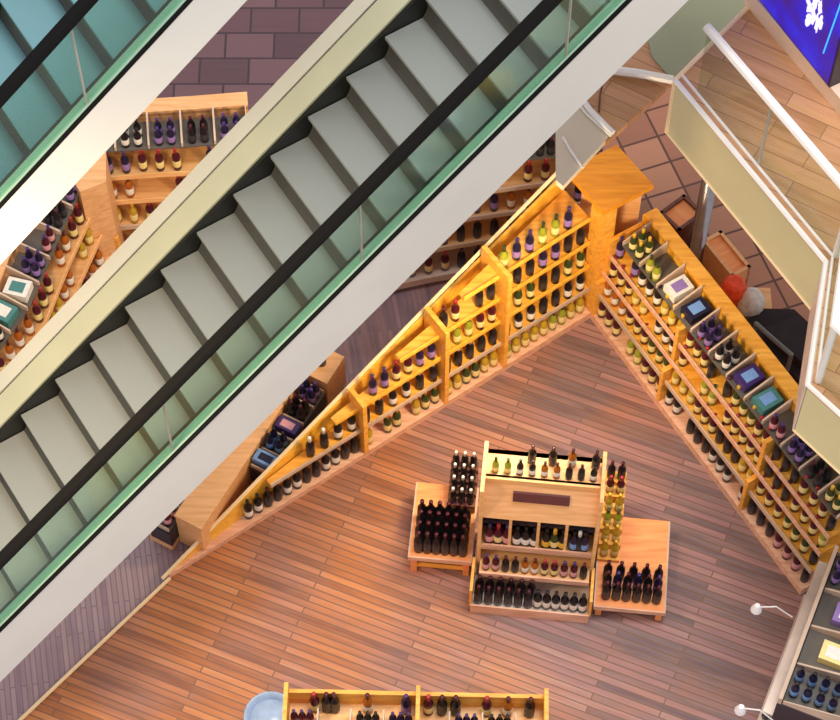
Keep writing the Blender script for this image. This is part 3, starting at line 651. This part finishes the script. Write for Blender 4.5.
# ---------------- things behind the right-hand shelf ----------------
c = px(694, 262); q = MB(); q.lathe([(.11, 0), (.11, .03), (.07, .05), (.068, 3.3)], 20); o = q.build('steel_column', 'steel', None, True); o.location = (c.x, c.y, -.02)
tag(o, 'polished round steel column behind the right-hand wall shelf', 'column')
def crate(x, y, wx, wy, h, ang, m, mi, name, label, cat):
    c = px(x, y, h); o = empty(name, (c.x, c.y, -.02), label, cat, None, ang)
    q = MB(); q.box(-wx/2, wx/2, -wy/2, wy/2, 0, .02)
    for a in ((-wx/2, -wx/2+.03, -wy/2, wy/2), (wx/2-.03, wx/2, -wy/2, wy/2), (-wx/2, wx/2, -wy/2, -wy/2+.03), (-wx/2, wx/2, wy/2-.03, wy/2)): q.box(*a, 0, h)
    q.build('frame', m, o)
    q = MB(); q.box(-wx/2+.031, wx/2-.031, -wy/2+.031, wy/2-.031, h-.06, h-.03); q.build('inset', mi, o)
    return o
crate(682, 211, .26, .3, .5, math.radians(-50), 'maroon_wood', 'table_wood', 'side_table', 'small square dark-edged table with orange top beside the steel column', 'table')
crate(727, 252, .2, .45, .35, math.radians(32), 'tan_wood', 'table_wood', 'wooden_crate', 'long open wooden crate behind the shelf, right of the steel column', 'crate')
c = px(735, 283, .7)
q = MB(); q.lathe([(.07, 0), (.1, .03), (.115, .2), (.09, .3), (.06, .32)], 10); o = q.build('carrier_bag', 'red_orange'); o.location = (c.x, c.y, .4); 
tag(o, 'bright red-orange bag lying behind the top rail of the right-hand shelf', 'bag')
q = MB(); q.box(c.x-.25, c.x+.35, c.y-.12, c.y+.14, -.02, .4); tag(q.build('low_bench', 'tan_wood'), 'brown bench carrying the red-orange bag and pale sack', 'bench')
c2 = px(750, 296, .62)
q = MB(); q.lathe([(.08, 0), (.12, .05), (.12, .15), (.08, .24), (.03, .27)], 12); o = q.build('sack', 'off_white', None, True); o.location = (c2.x+.02, c2.y, .4 if abs(c2.y-c.y) < .3 else -.02)
tag(o, 'small off-white knotted sack to the right of the red-orange bag', 'sack')
c = px(800, 345, .55)
o = empty('trolley', (c.x, c.y, -.02), 'black cloth-covered trolley with grey tubular handle, under the gallery edge', 'trolley', None, math.radians(-48))
q = MB(); q.prism([(-.5, -.18), (.32, -.22), (.38, 0), (.32, .24), (-.3, .26), (-.5, .05)], .14, .5); q.prism([(-.3, -.12), (.22, -.14), (.26, 0), (.2, .16), (-.2, .18)], .5, .62); q.build('body', 'black_cloth', o)
q = MB(); q.tube([(-.3, -.26, .3), (-.3, -.27, .85), (-.1, -.3, .9), (.1, -.27, .85), (.1, -.26, .3)], .022, 8); q.build('handle', 'grey_tube', o)
for sx in (-.35, .25):
    for sy in (-.16, .2):
        q = MB(); q.tube([(sx, sy-.02, .07), (sx, sy+.02, .07)], .07, 14); q.box(sx-.01, sx+.01, sy-.01, sy+.01, .07, .15); q.build('wheel', 'black_rubber', o)

# ---------------- escalators ----------------
def escalator(P0, stepv, k0, k1, width, treadm, label, hr, clad, left_deck=.34, s=1.0, kb0=None):
    """P0 nosing of step 0 at the left side; stepv advance per step"""
    run = Vector((stepv.x, stepv.y, 0)); n = Vector((run.y, -run.x, 0)).normalized()      # towards lower right
    rn = run.normalized(); up = Vector((0, 0, 1)); ry = stepv.z
    base = P0.copy()
    root = empty('escalator', base, label, 'escalator', None, 0)
    at = lambda k, a, h: P0+stepv*k+n*a+up*h
    ang = math.atan2(rn.y, rn.x)
    st = None
    for k in range(k0, k1):
        p = at(k, 0, 0)-base
        if st is None:
            q = MB(); L = run.length
            # tread with cleated riser, local x along the run, y across (to the right is -y)
            q.box(0, L+.03, -width, 0, -.03, 0); q.cur = 1
            cv = [(.004, -.03), (.02, -.05), (.028, -.09), (.026, -.14), (.012, -.18), (-.012, -ry*.99)]
            for (xa, za), (xb, zb) in zip(cv, cv[1:]):
                q.hexa([(xb, -width, zb), (xb+.03, -width, zb), (xb+.03, 0, zb), (xb, 0, zb), (xa, -width, za), (xa+.03, -width, za), (xa+.03, 0, za), (xa, 0, za)])
            st = q.mesh('step'); st.materials.append(MATS[treadm]); st.materials.append(MATS['riser_shaded'])
            st.polygons.foreach_set('material_index', q.mi)
        o = bpy.data.objects.new('step', st); COL.objects.link(o); o.parent = root; o.location = p; o.rotation_euler = (0, 0, ang)
    def band(a0, a1, h0, h1, name, m, ka=k0-1, kb=k1+1):
        q = MB(base); q.hexa([at(ka, a0, h0), at(kb, a0, h0), at(kb, a1, h0), at(ka, a1, h0), at(ka, a0, h1), at(kb, a0, h1), at(kb, a1, h1), at(ka, a1, h1)]); return q.build(name, m, root)
    band(-.035*s, -.006*s, -.5*s, .035*s, 'skirt_panel', 'skirt_black')
    band(-left_deck*.62, -.03*s, -.02*s, .06*s, 'inner_deck', 'deck_cream')
    band(-left_deck*.66, -left_deck*.62, -.02*s, .045*s, 'deck_joint', 'black_rubber')
    band(-left_deck, -left_deck*.66, -.02*s, .065*s, 'outer_deck', 'deck_pale')
    band(-left_deck, -left_deck+.02, -.7*s, -.02*s, 'cladding', 'deck_cream')
    band(width+.006, width+.03*s, -.5*s, .02*s, 'skirt_panel', 'skirt_black')
    band(width+.03*s, width+.10*s, -.04*s, .02*s, 'inner_deck', 'deck_green')
    band(width+.075*s, width+.087*s, .02*s, hr-.03*s, 'glass_panel', 'green_glass')
    band(width+.10*s, width+.125*s, -clad, .0, 'cladding', 'deck_white')
    band(width+.10*s, width+.128*s, .001, .014*s, 'deck_joint', 'black_rubber')
    band(-left_deck, width+.125*s, -clad-.05, -clad, 'underside', 'deck_white')
    q = MB(base)
    c0, c1 = at(k0-1, width+.08*s, hr), at(k1+1, width+.08*s, hr)
    sec = [(-.045, -.03), (-.045, .0), (-.03, .022), (.03, .022), (.045, 0), (.045, -.03)]
    b0 = 0
    for c_ in (c0, c1):
        for a, h in sec: q.v.append(c_+n*a*s+up*h*s-base)
    for i in range(6): j = (i+1) % 6; q.f.append([i, j, 6+j, 6+i]); q.mi.append(0)
    q.f.append(list(range(6))); q.f.append(list(range(6, 12))); q.build('handrail', 'black_rubber', root)
    band(width+.06*s, width+.10*s, hr-.06*s, hr-.03*s, 'handrail_guide', 'rail_aluminium')
    # panel joints of the glass
    for k in range(k0, k1, 5):
        q = MB(base); a = at(k+2.2, width+.071*s, .02*s); a2 = at(k+2.2, width+.071*s, hr-.05*s); d = stepv.normalized()*.006
        q.hexa([a-d, a+d, a+d+n*.02*s, a-d+n*.02*s, a2-d, a2+d, a2+d+n*.02*s, a2-d+n*.02*s]); q.build('panel_joint', 'rail_aluminium', root)
    return root
R_ = .22
P0 = px(20.8, 415, 3.0); P10 = px(385, 36.7, 3.0+10*R_)
escalator(P0, (P10-P0)/10, -5, 20, 1.0, 'tread', 'long escalator with grey grooved steps crossing the picture diagonally', .78, .6)
# second flight, higher up, top left
SC = 1.0
Q0 = px(-6, -8, 6.4); d2 = (P10-P0)/10
escalator(Q0, d2, -7, 8, 1.0, 'tread_teal', 'second escalator with teal-tinted steps in the top left corner, nearer the ceiling', .8, .42)

# ---------------- wine bottles: the 300 that show largest one by one, the rest together ----------------
QUEUE.sort(key=lambda t: t[:2])
for far, _, kind, loc, label, group, sc in QUEUE[:300]:
    bottle(kind, loc, label, group, sc, final=True)
vs, fs, mi, ml = [], [], [], []
tpl = {}
for far, _, kind, loc, label, group, sc in QUEUE[300:]:
    for nm, me in PROTO[(kind, 'wine_bottle')]:
        mn = me.materials[0].name
        if mn not in ml: ml.append(mn)
        k = ml.index(mn); b = len(vs)
        vs += [(v.co.x*sc+loc.x, v.co.y*sc+loc.y, v.co.z*sc+loc.z) for v in me.vertices]
        for p in me.polygons: fs.append([b+i for i in p.vertices]); mi.append(k)
if vs:
    me = bpy.data.meshes.new('distant_wine_bottles'); me.from_pydata(vs, [], fs); me.polygons.foreach_set('material_index', mi) if False else None
    for n_ in ml: me.materials.append(MATS[n_])
    for p, k in zip(me.polygons, mi): p.material_index = k
    me.shade_smooth()
    tag(bpy.data.objects.new('distant_wine_bottles', me), 'small wine bottles filling the rows of the shelves farthest back', 'bottles', None, 'stuff')
    COL.objects.link(bpy.data.objects['distant_wine_bottles'])
